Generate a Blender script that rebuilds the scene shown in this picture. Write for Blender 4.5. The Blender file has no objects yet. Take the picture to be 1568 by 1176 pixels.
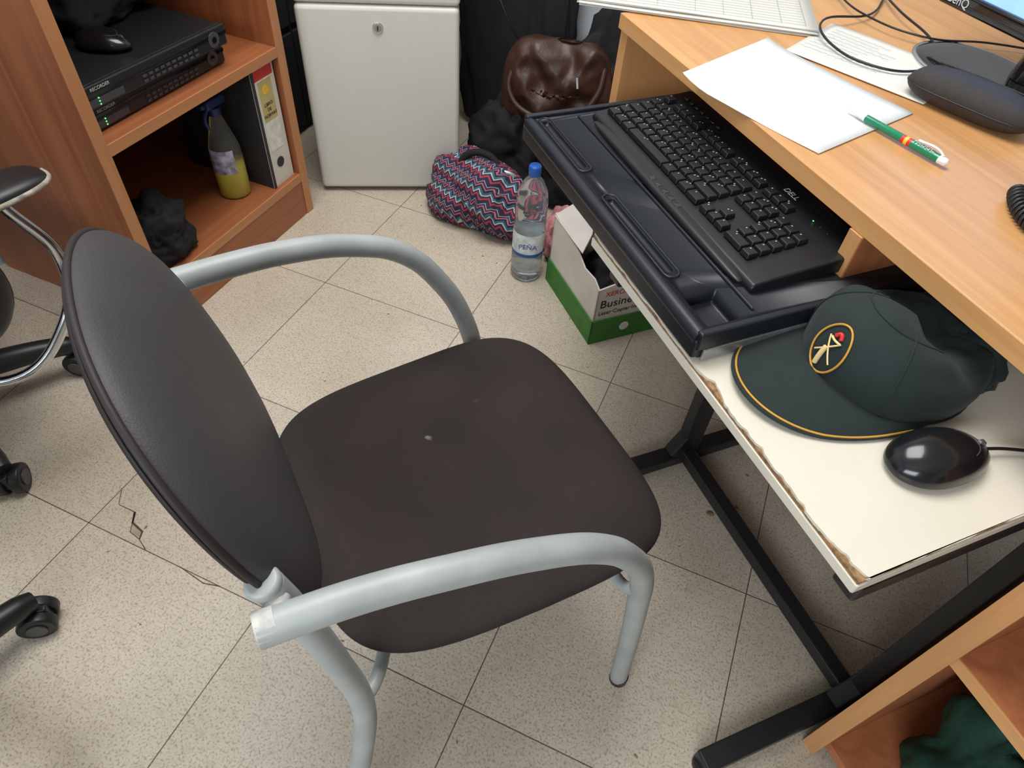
import bpy, bmesh, math, random
from mathutils import Matrix, Vector, noise
random.seed(4)
C=bpy.context.scene.collection
pi=math.pi
# ---------------------------------------------------------------- materials
def newmat(name):
    m=bpy.data.materials.new(name); m.use_nodes=True
    nt=m.node_tree; b=nt.nodes['Principled BSDF']; return m,nt,b
def mat(name,col,rough=.5,metal=0,var=.08,scale=30,bump=0,bscale=200,coat=0,trans=0,ior=1.45,emit=0,sheen=0,alpha=1,spot=None):
    m,nt,b=newmat(name)
    N=nt.nodes; L=nt.links
    tc=N.new('ShaderNodeTexCoord')
    nz=N.new('ShaderNodeTexNoise'); nz.inputs['Scale'].default_value=scale; nz.inputs['Detail'].default_value=4
    L.new(tc.outputs['Object'],nz.inputs['Vector'])
    r=N.new('ShaderNodeValToRGB'); r.color_ramp.elements[0].position=.3; r.color_ramp.elements[1].position=.7
    c=Vector(col[:3])
    r.color_ramp.elements[0].color=(*[max(0,x*(1-var)) for x in c],1); r.color_ramp.elements[1].color=(*[min(1,x*(1+var)) for x in c],1)
    L.new(nz.outputs['Fac'],r.inputs['Fac'])
    out=r.outputs['Color']
    if spot:
        n5=N.new('ShaderNodeTexNoise'); n5.inputs['Scale'].default_value=110; n5.inputs['Detail'].default_value=3; L.new(tc.outputs['Object'],n5.inputs['Vector'])
        for (sx,sy,sz,rad,colr) in spot:
            vd=N.new('ShaderNodeVectorMath'); vd.operation='DISTANCE'; vd.inputs[1].default_value=(sx,sy,sz)
            fl_=N.new('ShaderNodeVectorMath'); fl_.operation='MULTIPLY_ADD'; fl_.inputs[1].default_value=(1,1,0); fl_.inputs[2].default_value=(0,0,sz)
            L.new(tc.outputs['Object'],fl_.inputs[0]); L.new(fl_.outputs[0],vd.inputs[0])
            ad=N.new('ShaderNodeMath'); ad.operation='MULTIPLY_ADD'; ad.inputs[1].default_value=rad*4; L.new(n5.outputs['Fac'],ad.inputs[0]); L.new(vd.outputs['Value'],ad.inputs[2])
            mr=N.new('ShaderNodeMapRange'); mr.inputs['From Min'].default_value=rad*2.2; mr.inputs['From Max'].default_value=rad*3.0; mr.inputs['To Min'].default_value=.85; mr.inputs['To Max'].default_value=0
            L.new(ad.outputs[0],mr.inputs['Value'])
            mx=N.new('ShaderNodeMix'); mx.data_type='RGBA'; L.new(mr.outputs[0],mx.inputs['Factor']); L.new(out,mx.inputs[6]); mx.inputs[7].default_value=(*colr,1); out=mx.outputs[2]
    L.new(out,b.inputs['Base Color'])
    b.inputs['Roughness'].default_value=rough; b.inputs['Metallic'].default_value=metal
    b.inputs['Coat Weight'].default_value=coat; b.inputs['Transmission Weight'].default_value=trans; b.inputs['IOR'].default_value=ior
    b.inputs['Sheen Weight'].default_value=sheen; b.inputs['Alpha'].default_value=alpha
    if emit: b.inputs['Emission Color'].default_value=(*c,1); b.inputs['Emission Strength'].default_value=emit
    if bump:
        n2=N.new('ShaderNodeTexNoise'); n2.inputs['Scale'].default_value=bscale; n2.inputs['Detail'].default_value=3
        L.new(tc.outputs['Object'],n2.inputs['Vector'])
        bp=N.new('ShaderNodeBump'); bp.inputs['Strength'].default_value=bump; bp.inputs['Distance'].default_value=.002
        L.new(n2.outputs['Fac'],bp.inputs['Height']); L.new(bp.outputs['Normal'],b.inputs['Normal'])
    return m
def wood(name,c1,c2,axis,rough=.38):
    m,nt,b=newmat(name); N=nt.nodes; L=nt.links
    tc=N.new('ShaderNodeTexCoord'); mp=N.new('ShaderNodeMapping')
    s=[38,38,38]; s[axis]=1.6; mp.inputs['Scale'].default_value=s
    L.new(tc.outputs['Object'],mp.inputs['Vector'])
    nz=N.new('ShaderNodeTexNoise'); nz.inputs['Scale'].default_value=1.0; nz.inputs['Detail'].default_value=7; nz.inputs['Roughness'].default_value=.62; nz.inputs['Distortion'].default_value=.6
    L.new(mp.outputs['Vector'],nz.inputs['Vector'])
    r=N.new('ShaderNodeValToRGB'); r.color_ramp.elements[0].position=.3; r.color_ramp.elements[1].position=.68
    r.color_ramp.elements[0].color=(*c1,1); r.color_ramp.elements[1].color=(*c2,1)
    L.new(nz.outputs['Fac'],r.inputs['Fac']); L.new(r.outputs['Color'],b.inputs['Base Color']); b.inputs['Roughness'].default_value=rough
    return m
def floormat():
    m,nt,b=newmat('terrazzo_tiles'); N=nt.nodes; L=nt.links
    tc=N.new('ShaderNodeTexCoord'); mp=N.new('ShaderNodeMapping'); mp.inputs['Location'].default_value=(.146+4,-.3175+4,0)
    L.new(tc.outputs['Object'],mp.inputs['Vector'])
    br=N.new('ShaderNodeTexBrick'); br.offset=0; br.squash=1
    br.inputs['Scale'].default_value=1; br.inputs['Brick Width'].default_value=.4; br.inputs['Row Height'].default_value=.4
    br.inputs['Mortar Size'].default_value=.0011; br.inputs['Mortar Smooth'].default_value=.2; br.inputs['Bias'].default_value=0
    br.inputs['Color1'].default_value=(.61,.54,.44,1); br.inputs['Color2'].default_value=(.55,.48,.39,1); br.inputs['Mortar'].default_value=(.12,.09,.07,1)
    L.new(mp.outputs['Vector'],br.inputs['Vector'])
    def ns(scale,det,stops):
        nz=N.new('ShaderNodeTexNoise'); nz.inputs['Scale'].default_value=scale; nz.inputs['Detail'].default_value=det; L.new(tc.outputs['Object'],nz.inputs['Vector'])
        r=N.new('ShaderNodeValToRGB')
        for i,(p,c) in enumerate(stops):
            e=r.color_ramp.elements[i] if i<2 else r.color_ramp.elements.new(p)
            e.position=p; e.color=(*c,1)
        L.new(nz.outputs['Fac'],r.inputs['Fac']); return r.outputs['Color']
    a=ns(250,3,[(.36,(.68,.65,.61)),(.70,(1.10,1.09,1.07)),(.47,(1,1,1))])
    c_=ns(2.6,6,[(.32,(.81,.795,.77)),(.62,(1,1,1))])
    d=ns(70,2,[(.30,(.89,.88,.87)),(.5,(1,1,1))])
    cur=br.outputs['Color']
    for x in (a,c_,d):
        m1=N.new('ShaderNodeMix'); m1.data_type='RGBA'; m1.blend_type='MULTIPLY'; m1.inputs['Factor'].default_value=1
        L.new(cur,m1.inputs[6]); L.new(x,m1.inputs[7]); cur=m1.outputs[2]
    L.new(cur,b.inputs['Base Color']); b.inputs['Roughness'].default_value=.40
    return m
def zigmat():
    m,nt,b=newmat('zigzag_fabric'); N=nt.nodes; L=nt.links
    tc=N.new('ShaderNodeTexCoord'); sp=N.new('ShaderNodeSeparateXYZ'); L.new(tc.outputs['Object'],sp.inputs[0])
    def M(op,a,bb):
        n=N.new('ShaderNodeMath'); n.operation=op
        for i,v in enumerate((a,bb)):
            if isinstance(v,(int,float)): n.inputs[i].default_value=v
            else: L.new(v,n.inputs[i])
        return n.outputs[0]
    pp=M('PINGPONG',M('ADD',sp.outputs[0],5),.013)
    yy=M('ADD',sp.outputs[2],M('MULTIPLY',sp.outputs[1],.8))
    v=M('FRACT',M('MULTIPLY',M('ADD',M('ADD',yy,M('MULTIPLY',pp,1.3)),5),15),0)
    r=N.new('ShaderNodeValToRGB'); r.color_ramp.interpolation='CONSTANT'
    cols=[(0,(.02,.02,.05)),(.16,(.45,.04,.08)),(.26,(.02,.03,.06)),(.38,(.55,.5,.5)),(.45,(.03,.14,.2)),(.58,(.02,.02,.04)),(.70,(.5,.12,.16)),(.78,(.02,.02,.05)),(.88,(.35,.30,.38)),(.93,(.02,.02,.05))]
    r.color_ramp.elements[0].color=(*cols[0][1],1); r.color_ramp.elements[1].position=cols[1][0]; r.color_ramp.elements[1].color=(*cols[1][1],1)
    for p,c in cols[2:]:
        e=r.color_ramp.elements.new(p); e.color=(*c,1)
    L.new(v,r.inputs['Fac']); L.new(r.outputs['Color'],b.inputs['Base Color']); b.inputs['Roughness'].default_value=.85
    return m
M_floor=floormat()
M_wall=mat('wall_paint',(.46,.49,.52),.8,var=.04,scale=4)
M_ceil=mat('ceiling_paint',(.8,.8,.78),.9,var=.02)
M_woodY=wood('cherry_wood_y',(.27,.085,.032),(.40,.14,.055),1)
M_woodZ=wood('cherry_wood_z',(.27,.085,.032),(.40,.14,.055),2)
M_edge=wood('cherry_edge',(.44,.185,.075),(.54,.24,.10),1)
M_edgez=wood('cherry_edge_z',(.44,.185,.075),(.54,.24,.10),2)
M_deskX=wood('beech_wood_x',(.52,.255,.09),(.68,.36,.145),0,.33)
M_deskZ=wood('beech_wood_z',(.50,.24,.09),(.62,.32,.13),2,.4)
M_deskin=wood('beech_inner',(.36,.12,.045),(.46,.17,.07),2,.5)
M_white=mat('white_melamine',(.72,.67,.56),.35,var=.04,scale=8)
M_chip=mat('chipboard',(.26,.15,.07),.9,var=.5,scale=160,bump=.5)
M_blk=mat('black_plastic',(.012,.012,.013),.38,bump=.08,bscale=900)
M_blkg=mat('black_gloss',(.007,.007,.008),.12,coat=.5)
M_mouse=mat('black_mouse_shell',(.009,.009,.011),.2,coat=.25)
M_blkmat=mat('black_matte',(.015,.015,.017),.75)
M_tray=mat('keyboard_tray_plastic',(.011,.013,.018),.36,bump=.10,bscale=1400)
M_key=mat('key_black',(.009,.009,.011),.38)
M_frame=mat('black_steel',(.016,.016,.018),.38,bump=.1,bscale=300)
M_fab=mat('brown_fabric',(.029,.0205,.0188),.95,var=.2,scale=9,bump=.6,bscale=1200,spot=[(-.061,-.018,.456,.0045,(.20,.18,.17)),(-.078,-.010,.456,.0022,(.15,.13,.12)),(-.09,.07,.456,.004,(.055,.045,.042))])
M_vinyl=mat('grey_brown_vinyl',(.046,.042,.042),.54,var=.14,scale=7,bump=.2,bscale=600)
M_shell=mat('brown_shell',(.020,.015,.014),.6)
M_tube=mat('grey_painted_steel',(.37,.395,.39),.46,metal=.05,var=.1,scale=22)
M_tubew=mat('worn_white_paint',(.52,.51,.48),.6,var=.25,scale=90)
M_chrome=mat('chrome',(.6,.6,.62),.15,metal=1,var=.02)
M_fridge=mat('fridge_enamel',(.64,.635,.58),.35,var=.015,scale=5)
M_fgap=mat('fridge_gasket',(.25,.25,.24),.6)
M_paper=mat('paper',(.68,.68,.66),.8,var=.02,scale=12)
M_paper2=mat('form_paper',(.68,.655,.59),.8,var=.03,scale=12)
M_line=mat('printed_ink',(.32,.36,.34),.8)
M_ink=mat('blue_ink',(.32,.35,.42),.8)
M_case=mat('leatherette_case',(.030,.024,.022),.5,bump=.6,bscale=900)
M_pen=mat('pen_green',(.0,.20,.09),.25,coat=.5)
M_penw=mat('pen_white',(.8,.8,.78),.3)
M_red=mat('red',(.6,.03,.03),.4)
M_yel=mat('yellow',(.8,.5,.04),.4)
M_cap=mat('dark_green_cloth',(.009,.0185,.018),.8,var=.1,scale=30,bump=.3,bscale=1600,sheen=.06)
M_gold=mat('gold_thread',(.62,.33,.05),.5,metal=.2,bump=.4,bscale=1200)
M_emb=mat('embroidery_cream',(.8,.62,.28),.7)
M_bcap=mat('blue_cap',(.02,.10,.42),.4)
M_navy=mat('navy_plastic',(.012,.03,.12),.4)
M_pet=mat('clear_plastic',(.88,.93,.95),.07,trans=.93,ior=1.2,var=.01)
M_water=mat('bottle_label',(.70,.76,.82),.5,var=.3,scale=40)
M_lblb=mat('label_blue',(.03,.1,.35),.5)
M_oil=mat('yellow_liquid',(.88,.70,.03),.15,trans=.35,ior=1.2)
M_lab=mat('label_white',(.72,.70,.64),.6,var=.15,scale=60)
M_slab=mat('spray_label',(.40,.38,.50),.5,var=.8,scale=45)
M_binder=mat('binder_white',(.66,.63,.56),.55,var=.04)
M_binders=mat('binder_side',(.03,.03,.035),.6)
M_tan=mat('label_tan',(.52,.42,.17),.6)
M_txt=mat('text_black',(.02,.02,.02),.6)
M_txtw=mat('text_white',(.55,.55,.55),.5)
M_leg=mat('key_legend',(.34,.34,.35),.6)
M_led=mat('green_led',(.1,1,.2),.4,emit=2)
M_dvr=mat('dvr_black',(.016,.017,.019),.34,var=.05)
M_dvr2=mat('dvr_grey',(.06,.062,.066),.35)
M_grnbox=mat('green_card',(.05,.20,.03),.6,var=.15)
M_card=mat('white_card',(.68,.63,.57),.7,var=.12,scale=8)
M_cardin=mat('brown_card',(.35,.24,.14),.85)
M_leather=mat('brown_leather',(.045,.018,.011),.42,var=.3,scale=14,bump=.3,bscale=120)
M_cloth=mat('black_cloth',(.010,.010,.012),.85,bump=.3,bscale=300)
M_gcloth=mat('green_cloth',(.004,.040,.024),.75,bump=.3,bscale=200)
M_pink=mat('pink_plush',(.55,.22,.24),.9,var=.4,scale=60,bump=1,bscale=200)
M_mint=mat('mint_paper',(.30,.62,.50),.7)
M_silver=mat('silver_trim',(.36,.37,.37),.3,metal=.7,var=.2,scale=50)
M_foam=mat('worn_foam',(.35,.31,.25),.9,var=.4,scale=80,bump=.6,bscale=300)
M_zig=zigmat()
M_crack=mat('crack_dark',(.07,.05,.035),.9)
M_tilechip=mat('broken_tile',(.33,.27,.20),.8,var=.2,scale=90)
M_screen=mat('lcd_screen',(.25,.45,.8),.2,emit=.8)
# ---------------------------------------------------------------- helpers
def grp(name,loc=(0,0,0),rz=0):
    e=bpy.data.objects.new(name,None); e.empty_display_size=.05; C.objects.link(e); e.location=loc; e.rotation_euler=(0,0,rz); return e
def link(me,name,par,m,loc=(0,0,0),rot=(0,0,0),smooth=False):
    o=bpy.data.objects.new(name,me); C.objects.link(o); o.location=loc; o.rotation_euler=rot
    if par: o.parent=par
    if m is not None:
        for mm in (m if isinstance(m,(list,tuple)) else [m]): me.materials.append(mm)
    if smooth:
        for p in me.polygons: p.use_smooth=True
    return o
def bev(o,w,seg=2):
    if w>0:
        b=o.modifiers.new('b','BEVEL'); b.width=w; b.segments=seg; b.limit_method='ANGLE'; b.angle_limit=math.radians(40)
        for p in o.data.polygons: p.use_smooth=True
        n=o.modifiers.new('wn','WEIGHTED_NORMAL')
    return o
def box(name,par,mn,mx,m,bevel=.001,rot=(0,0,0),seg=2):
    c=[(mn[i]+mx[i])/2 for i in range(3)]; s=[(mx[i]-mn[i]) for i in range(3)]
    bm=bmesh.new(); bmesh.ops.create_cube(bm,size=1); bmesh.ops.scale(bm,vec=s,verts=bm.verts)
    me=bpy.data.meshes.new(name); bm.to_mesh(me); bm.free()
    return bev(link(me,name,par,m,c,rot),bevel,seg)
def tube(name,par,pts,r,m,bez=True,cyclic=False,res=10,bres=6,cap=True,radii=None):
    cu=bpy.data.curves.new(name,'CURVE'); cu.dimensions='3D'; cu.bevel_depth=r; cu.bevel_resolution=bres; cu.resolution_u=res; cu.use_fill_caps=cap
    if bez:
        sp=cu.splines.new('BEZIER'); sp.bezier_points.add(len(pts)-1)
        for i,p in enumerate(pts):
            q=sp.bezier_points[i]; q.co=p; q.handle_left_type=q.handle_right_type='AUTO'
            if radii: q.radius=radii[i]
    else:
        sp=cu.splines.new('POLY'); sp.points.add(len(pts)-1)
        for i,p in enumerate(pts):
            sp.points[i].co=(*p,1)
            if radii: sp.points[i].radius=radii[i]
    sp.use_cyclic_u=cyclic; cu.materials.append(m)
    o=bpy.data.objects.new(name,cu); C.objects.link(o)
    if par: o.parent=par
    return o
def lathe(name,par,prof,m,loc=(0,0,0),rot=(0,0,0),n=40,mats=None):
    vs=[];fs=[];mi=[]
    for p in prof:
        for k in range(n):
            a=2*pi*k/n; vs.append((p[0]*math.cos(a),p[0]*math.sin(a),p[1]))
    for i in range(len(prof)-1):
        for k in range(n):
            k2=(k+1)%n; fs.append((i*n+k,i*n+k2,(i+1)*n+k2,(i+1)*n+k)); mi.append(prof[i][2] if len(prof[i])>2 else 0)
    me=bpy.data.meshes.new(name); me.from_pydata(vs,[],fs)
    o=link(me,name,par,mats or m,loc,rot,True)
    for i,p in enumerate(me.polygons): p.material_index=mi[i]
    return o
def cyl(name,par,r,z0,z1,m,loc=(0,0,0),rot=(0,0,0),n=32,bevel=.001):
    bm=bmesh.new(); bmesh.ops.create_cone(bm,cap_ends=True,segments=n,radius1=r,radius2=r,depth=z1-z0)
    bmesh.ops.translate(bm,vec=(0,0,(z0+z1)/2),verts=bm.verts)
    me=bpy.data.meshes.new(name); bm.to_mesh(me); bm.free()
    return bev(link(me,name,par,m,loc,rot),bevel)
def prism(name,par,poly,z0,z1,m,bevel=.001,loc=(0,0,0),rot=(0,0,0)):
    n=len(poly); vs=[(x,y,z0) for x,y in poly]+[(x,y,z1) for x,y in poly]
    fs=[tuple(reversed(range(n))),tuple(range(n,2*n))]+[(i,(i+1)%n,n+(i+1)%n,n+i) for i in range(n)]
    me=bpy.data.meshes.new(name); me.from_pydata(vs,[],fs)
    bm=bmesh.new(); bm.from_mesh(me); bmesh.ops.recalc_face_normals(bm,faces=bm.faces); bm.to_mesh(me); bm.free()
    return bev(link(me,name,par,m,loc,rot),bevel)
def pillow(name,par,fn,m,nr=14,na=56,mats=None):
    vs=[];fs=[]
    def ring(side,rs):
        out=[]
        for r in rs:
            row=[]
            for k in range(na):
                vs.append(fn(r,2*pi*k/na,side)); row.append(len(vs)-1)
            out.append(row)
        return out
    rs=[math.sin(pi/2*(i+1)/nr) for i in range(nr)]
    top=ring(1,rs); bot=ring(-1,rs[:-1])
    vs.append(fn(0,0,1)); ct=len(vs)-1; vs.append(fn(0,0,-1)); cb=len(vs)-1
    for k in range(na):
        k2=(k+1)%na
        fs.append((ct,top[0][k],top[0][k2])); fs.append((cb,bot[0][k2],bot[0][k]))
        for i in range(nr-1): fs.append((top[i][k],top[i+1][k],top[i+1][k2],top[i][k2]))
        for i in range(nr-2): fs.append((bot[i][k2],bot[i+1][k2],bot[i+1][k],bot[i][k]))
        fs.append((bot[-1][k2],top[-1][k2],top[-1][k],bot[-1][k]))
    me=bpy.data.meshes.new(name); me.from_pydata(vs,[],fs)
    return link(me,name,par,m,smooth=True)
def se(phi,n):
    c,s=math.cos(phi),math.sin(phi)
    return (math.copysign(abs(c)**(2/n),c),math.copysign(abs(s)**(2/n),s))
def blob(name,par,loc,size,m,amp=.25,freq=4,seed=0,sub=5,flat=True,exp=1.0,rot=(0,0,0),fine=.03):
    bm=bmesh.new(); bmesh.ops.create_icosphere(bm,subdivisions=sub,radius=1)
    for v in bm.verts:
        d=v.co.normalized(); n=noise.noise(d*freq*.5+Vector((seed,seed*1.7,0)))
        rdg=1-abs(noise.noise(d*freq+Vector((0,seed,3)))) *2
        k=1+amp*n+amp*.35*rdg+fine*noise.noise(d*freq*4+Vector((seed,0,0)))
        q=Vector([math.copysign(abs(c)**exp,c) for c in d])*k
        v.co=Vector((q.x*size[0],q.y*size[1],q.z*size[2]))
        if flat and v.co.z<-size[2]*.55: v.co.z=-size[2]*.55-(abs(v.co.z)-size[2]*.55)*.05
    if flat:
        zm=min(v.co.z for v in bm.verts)
        for v in bm.verts: v.co.z-=zm
    me=bpy.data.meshes.new(name); bm.to_mesh(me); bm.free()
    return link(me,name,par,m,loc,rot,smooth=True)
def text(name,par,s,size,loc,rot,m,ext=.0002,align='CENTER'):
    c=bpy.data.curves.new(name,'FONT'); c.body=s; c.size=size; c.extrude=ext; c.align_x=align; c.align_y='CENTER'; c.materials.append(m)
    o=bpy.data.objects.new(name,c); C.objects.link(o); o.location=loc; o.rotation_euler=rot
    if par: o.parent=par
    return o
def sheet(name,par,pts,m,z=0,th=.0006,curl=None):
    n=14; vs=[];fs=[]
    P=[Vector((p[0],p[1],0)) for p in pts]
    for i in range(n+1):
        for j in range(n+1):
            u,v=i/n,j/n
            q=P[0]*(1-u)*(1-v)+P[1]*u*(1-v)+P[2]*u*v+P[3]*(1-u)*v
            zz=z+(curl(u,v) if curl else 0)
            vs.append((q.x,q.y,zz))
    for i in range(n):
        for j in range(n): fs.append((i*(n+1)+j,(i+1)*(n+1)+j,(i+1)*(n+1)+j+1,i*(n+1)+j+1))
    me=bpy.data.meshes.new(name); me.from_pydata(vs,[],fs)
    o=link(me,name,par,m,smooth=True)
    s=o.modifiers.new('s','SOLIDIFY'); s.thickness=th; s.offset=1
    return o
# ---------------------------------------------------------------- room
XL,XR,YF,YB,ZC=-1.72,2.3,-2.2,2.15,2.6
box('floor',None,(XL-.1,YF-.1,-.1),(XR+.1,YB+.1,0),M_floor,0)
fl=bpy.data.objects['floor']
for v in fl.data.vertices: v.co+=fl.location
fl.location=(0,0,0)
box('ceiling',None,(XL-.1,YF-.1,ZC),(XR+.1,YB+.1,ZC+.1),M_ceil,0)
box('wall_left',None,(XL-.1,YF-.1,0),(XL,YB+.1,ZC),M_wall,0)
box('wall_right',None,(XR,YF-.1,0),(XR+.1,YB+.1,ZC),M_wall,0)
box('wall_back',None,(XL,YB,0),(XR,YB+.1,ZC),M_wall,0)
box('wall_front',None,(XL,YF-.1,0),(XR,YF,ZC),M_wall,0)
box('baseboard_back',None,(XL,YB-.012,0),(XR,YB,.07),M_white,.002)
w=grp('window_1',(-.3,YF,1.55))
for n,a,b_ in (('frame_l',(-.95,0,-.65),(-.88,.05,.65)),('frame_r',(.88,0,-.65),(.95,.05,.65)),('frame_t',(-.95,0,.58),(.95,.05,.65)),('frame_b',(-.95,0,-.65),(.95,.05,-.58)),('mullion',(-.03,0,-.6),(.03,.045,.6))):
    box(n,w,a,b_,M_ceil,.003)
def strip(name,pts,wd,z,m,par):
    vs=[];fs=[]
    for i,p in enumerate(pts):
        a=Vector(pts[max(0,i-1)]);b_=Vector(pts[min(len(pts)-1,i+1)]); d=(b_-a).normalized(); nn=Vector((-d.y,d.x))*wd*(.5+random.random())
        vs+= [(p[0]+nn.x,p[1]+nn.y,z),(p[0]-nn.x,p[1]-nn.y,z)]
    for i in range(len(pts)-1): fs.append((2*i,2*i+1,2*i+3,2*i+2))
    me=bpy.data.meshes.new(name); me.from_pydata(vs,[],fs); return link(me,name,par,m)
strip('crack_1',[(-.945,.400),(-.925,.372),(-.885,.372),(-.862,.335),(-.835,.330),(-.81,.3185)],.0010,.0006,M_crack,fl)
strip('crack_2',[(-.885,.372),(-.872,.352),(-.842,.345),(-.835,.330)],.0016,.0006,M_crack,fl)
me=bpy.data.meshes.new('tile_chip'); me.from_pydata([(-.885,.371,.0004),(-.862,.336,.0004),(-.837,.331,.0004),(-.843,.344,.0004),(-.871,.351,.0004)],[],[(0,1,2,3,4)]); link(me,'tile_chip',fl,M_tilechip)
strip('crack_3',[(-.64,.3175),(-.67,.310),(-.73,.318)],.0010,.0006,M_crack,fl)
bm=bmesh.new()
for k in range(60):
    x,y=random.uniform(-1.0,.3),random.uniform(.2,1.6); s=random.choice([.0015,.002,.0025,.003])
    bmesh.ops.create_icosphere(bm,subdivisions=1,radius=s,matrix=Matrix.Translation((x,y,s*.35))@Matrix.Rotation(random.random()*3,4,'Z')@Matrix.Diagonal((1.6,.6,.35,1)))
for x,y,s in ((.152,.86,.007),(.20,.90,.004),(-.60,.60,.005),(-.62,.72,.004),(.05,1.1,.004)):
    bmesh.ops.create_icosphere(bm,subdivisions=2,radius=s,matrix=Matrix.Translation((x,y,s*.35))@Matrix.Diagonal((1.2,.8,.35,1)))
me=bpy.data.meshes.new('floor_debris'); bm.to_mesh(me); bm.free(); link(me,'floor_debris',None,M_chip)
# ---------------------------------------------------------------- bookcase
bk=grp('bookcase',(0,0,0))
fx,bx=-1.165,-1.70; y0,y1=.797,1.385; t=.028; BH=1.05
box('side_near',bk,(bx,y0,0),(fx-.002,y0+t,BH),M_woodZ,.001)
box('side_far',bk,(bx,y1-t,0),(fx-.002,y1,BH),M_woodZ,.001)
box('edge_near',bk,(fx-.002,y0,0),(fx,y0+t,BH),M_edgez,.0005)
box('edge_far',bk,(fx-.002,y1-t,0),(fx,y1,BH),M_edgez,.0005)
for n,z in (('shelf_low',.13),('shelf_mid',.475),('top',BH)):
    box(n,bk,(bx,y0+t,z-.024),(fx-.004,y1-t,z),M_woodY,.0005)
    box(n+'_edge',bk,(fx-.004,y0+t,z-.024),(fx-.001,y1-t,z),M_edge,.0005)
box('plinth',bk,(fx-.02,y0+t,0),(fx-.003,y1-t,.106),M_woodY,.0005)
box('back',bk,(bx,y0+t,.106),(bx+.006,y1-t,BH),M_woodZ,0)
def dvr(name,loc,rz,hw=.195,hh=.047):
    g=grp(name,loc,rz)
    box('body',g,(-.30,-hw+.004,.004),(-.012,hw-.004,hh-.001),M_dvr,.002)
    box('face',g,(-.012,-hw,.003),(0,hw,hh),M_dvr,.004,seg=3)
    box('face_band',g,(0,-hw+.001,hh*.56),(.0015,hw-.001,hh*.74),M_blkg,.0005)
    box('logo_panel',g,(0,-hw+.008,.008),(.001,-.10,.022),M_dvr2,.0003)
    text('logo',g,'RECORDER',.009,(.0022,-hw+.045,hh-.007),(pi/2,0,pi/2),M_txtw)
    for k in range(3): cyl('led_%d'%k,g,.0014,0,.001,M_led,(.0005,-.16,.010+.006*k),(0,pi/2,0),10,0)
    for r_ in range(2):
        for k in range(10): box('button_%d_%d'%(r_,k),g,(0,-.05+k*.016,.008+r_*.010),(.002,-.040+k*.016,.013+r_*.010),M_dvr2,.0005)
    cyl('jog_ring',g,.016,0,.002,M_dvr2,(0,.155,.024),(0,pi/2,0),28,.0005)
    cyl('jog_center',g,.007,0,.003,M_blkg,(0,.155,.024),(0,pi/2,0),20,.0005)
    for sx in (-.26,-.04):
        for sy in (-.16,.16): cyl('foot',g,.01,0,.005,M_blk,(sx,sy,0),n=16,bevel=0)
    return g
dvr('video_recorder',(-1.21,1.035,.4755),0)
dvr('video_recorder',(-1.190,1.028,.5235),math.radians(-2))
def mouse(name,loc,rz,s=1,mt=None):
    mt=mt or M_mouse
    g=grp(name,loc,rz)
    def f(r,phi,side):
        x,y=se(phi,2.4); hx=.030*s*(1+.10*math.cos(phi*2)); yy=y*r; xx=x*r
        prof=max(0,1-r**2.6)**.5
        if side>0: z=(.008+.029*prof*(1-.28*(yy)**2+(-.15)*yy))*s
        else: z=.008*s*(1-prof)
        if side>0 and r>=.999: z=.008*s
        return (xx*hx*(1-.12*yy),yy*.058*s,z)
    pillow('shell',g,f,mt)
    tube('button_split',g,[f(.6,math.radians(a_),1) for a_ in range(150,20,-12)],.0006,M_dvr2)
    tube('button_seam',g,[f(r_,pi/2,1) for r_ in (.6,.72,.84,.94)],.0007,M_dvr2)
    q=f(.72,pi/2,1)
    cyl('wheel',g,.006*s,-.0025*s,.0025*s,M_dvr2,(q[0],q[1],q[2]-.002*s),(0,pi/2,0),20,.001)
    return g
mouse('computer_mouse',(-1.296,1.00,.5715),-1.3)
blob('shelf_shade_blob',None,(-1.50,1.12,.572),(.14,.18,.10),M_cloth,.35,4,14)  # added black form that deepens the shade at the back of the shelf
b=grp('ring_binder',(-1.180,1.305,.13))
hw=.043
box('spine',b,(-.003,-hw,0),(0,hw,.319),M_binder,.001)
box('cover_near',b,(-.28,-hw,0),(-.003,-hw+.003,.319),M_binders,.0005)
box('cover_far',b,(-.28,hw-.003,0),(-.003,hw,.319),M_binders,.0005)
box('pages',b,(-.25,-hw+.006,.008),(-.012,hw-.012,.30),M_paper,.0005)
box('spine_edge',b,(-.0005,-hw,0),(.0008,-hw+.009,.319),M_binders,0)
box('label_tan',b,(0,-.024,.18),(.0008,.026,.283),M_tan,0)
box('label_red',b,(0,-.033,.287),(.0008,.036,.312),M_red,0)
box('label_pale',b,(0,-.033,.283),(.0007,.036,.316),M_lab,0)
box('label_white',b,(0,-.024,.10),(.0009,.026,.178),M_lab,0)
for k,s in enumerate(['LIBRO','DE','NORMAS']): text('txt%d'%k,b,s,.012,(.0014,0,.222-k*.014),(pi/2,0,pi/2),M_txt)
cyl('emblem',b,.012,0,.0012,M_yel,(0.0002,0,.258),(0,pi/2,0),20,0)
cyl('finger_hole',b,.014,0,.0012,M_binders,(0.0002,0,.062),(0,pi/2,0),24,0)
s=grp('spray_bottle',(-1.262,1.203,.13))
lathe('bottle',s,[(0,0),(.037,0),(.040,.005),(.040,.105),(.038,.135),(.028,.17),(.017,.205),(.014,.215),(.014,.225),(0,.225)],M_pet)
lathe('liquid',s,[(0,.003),(.0375,.003),(.0395,.008),(.0395,.090),(0,.090)],M_oil)
vs=[];fs=[]
for i in range(13):
    a=math.radians(-115+i*8)
    for z in (.075,.138): vs.append((.0405*math.cos(a),.0405*math.sin(a),z) if z<.1 else (.0390*math.cos(a),.0390*math.sin(a),z))
for i in range(12): fs.append((2*i,2*i+2,2*i+3,2*i+1))
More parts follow.
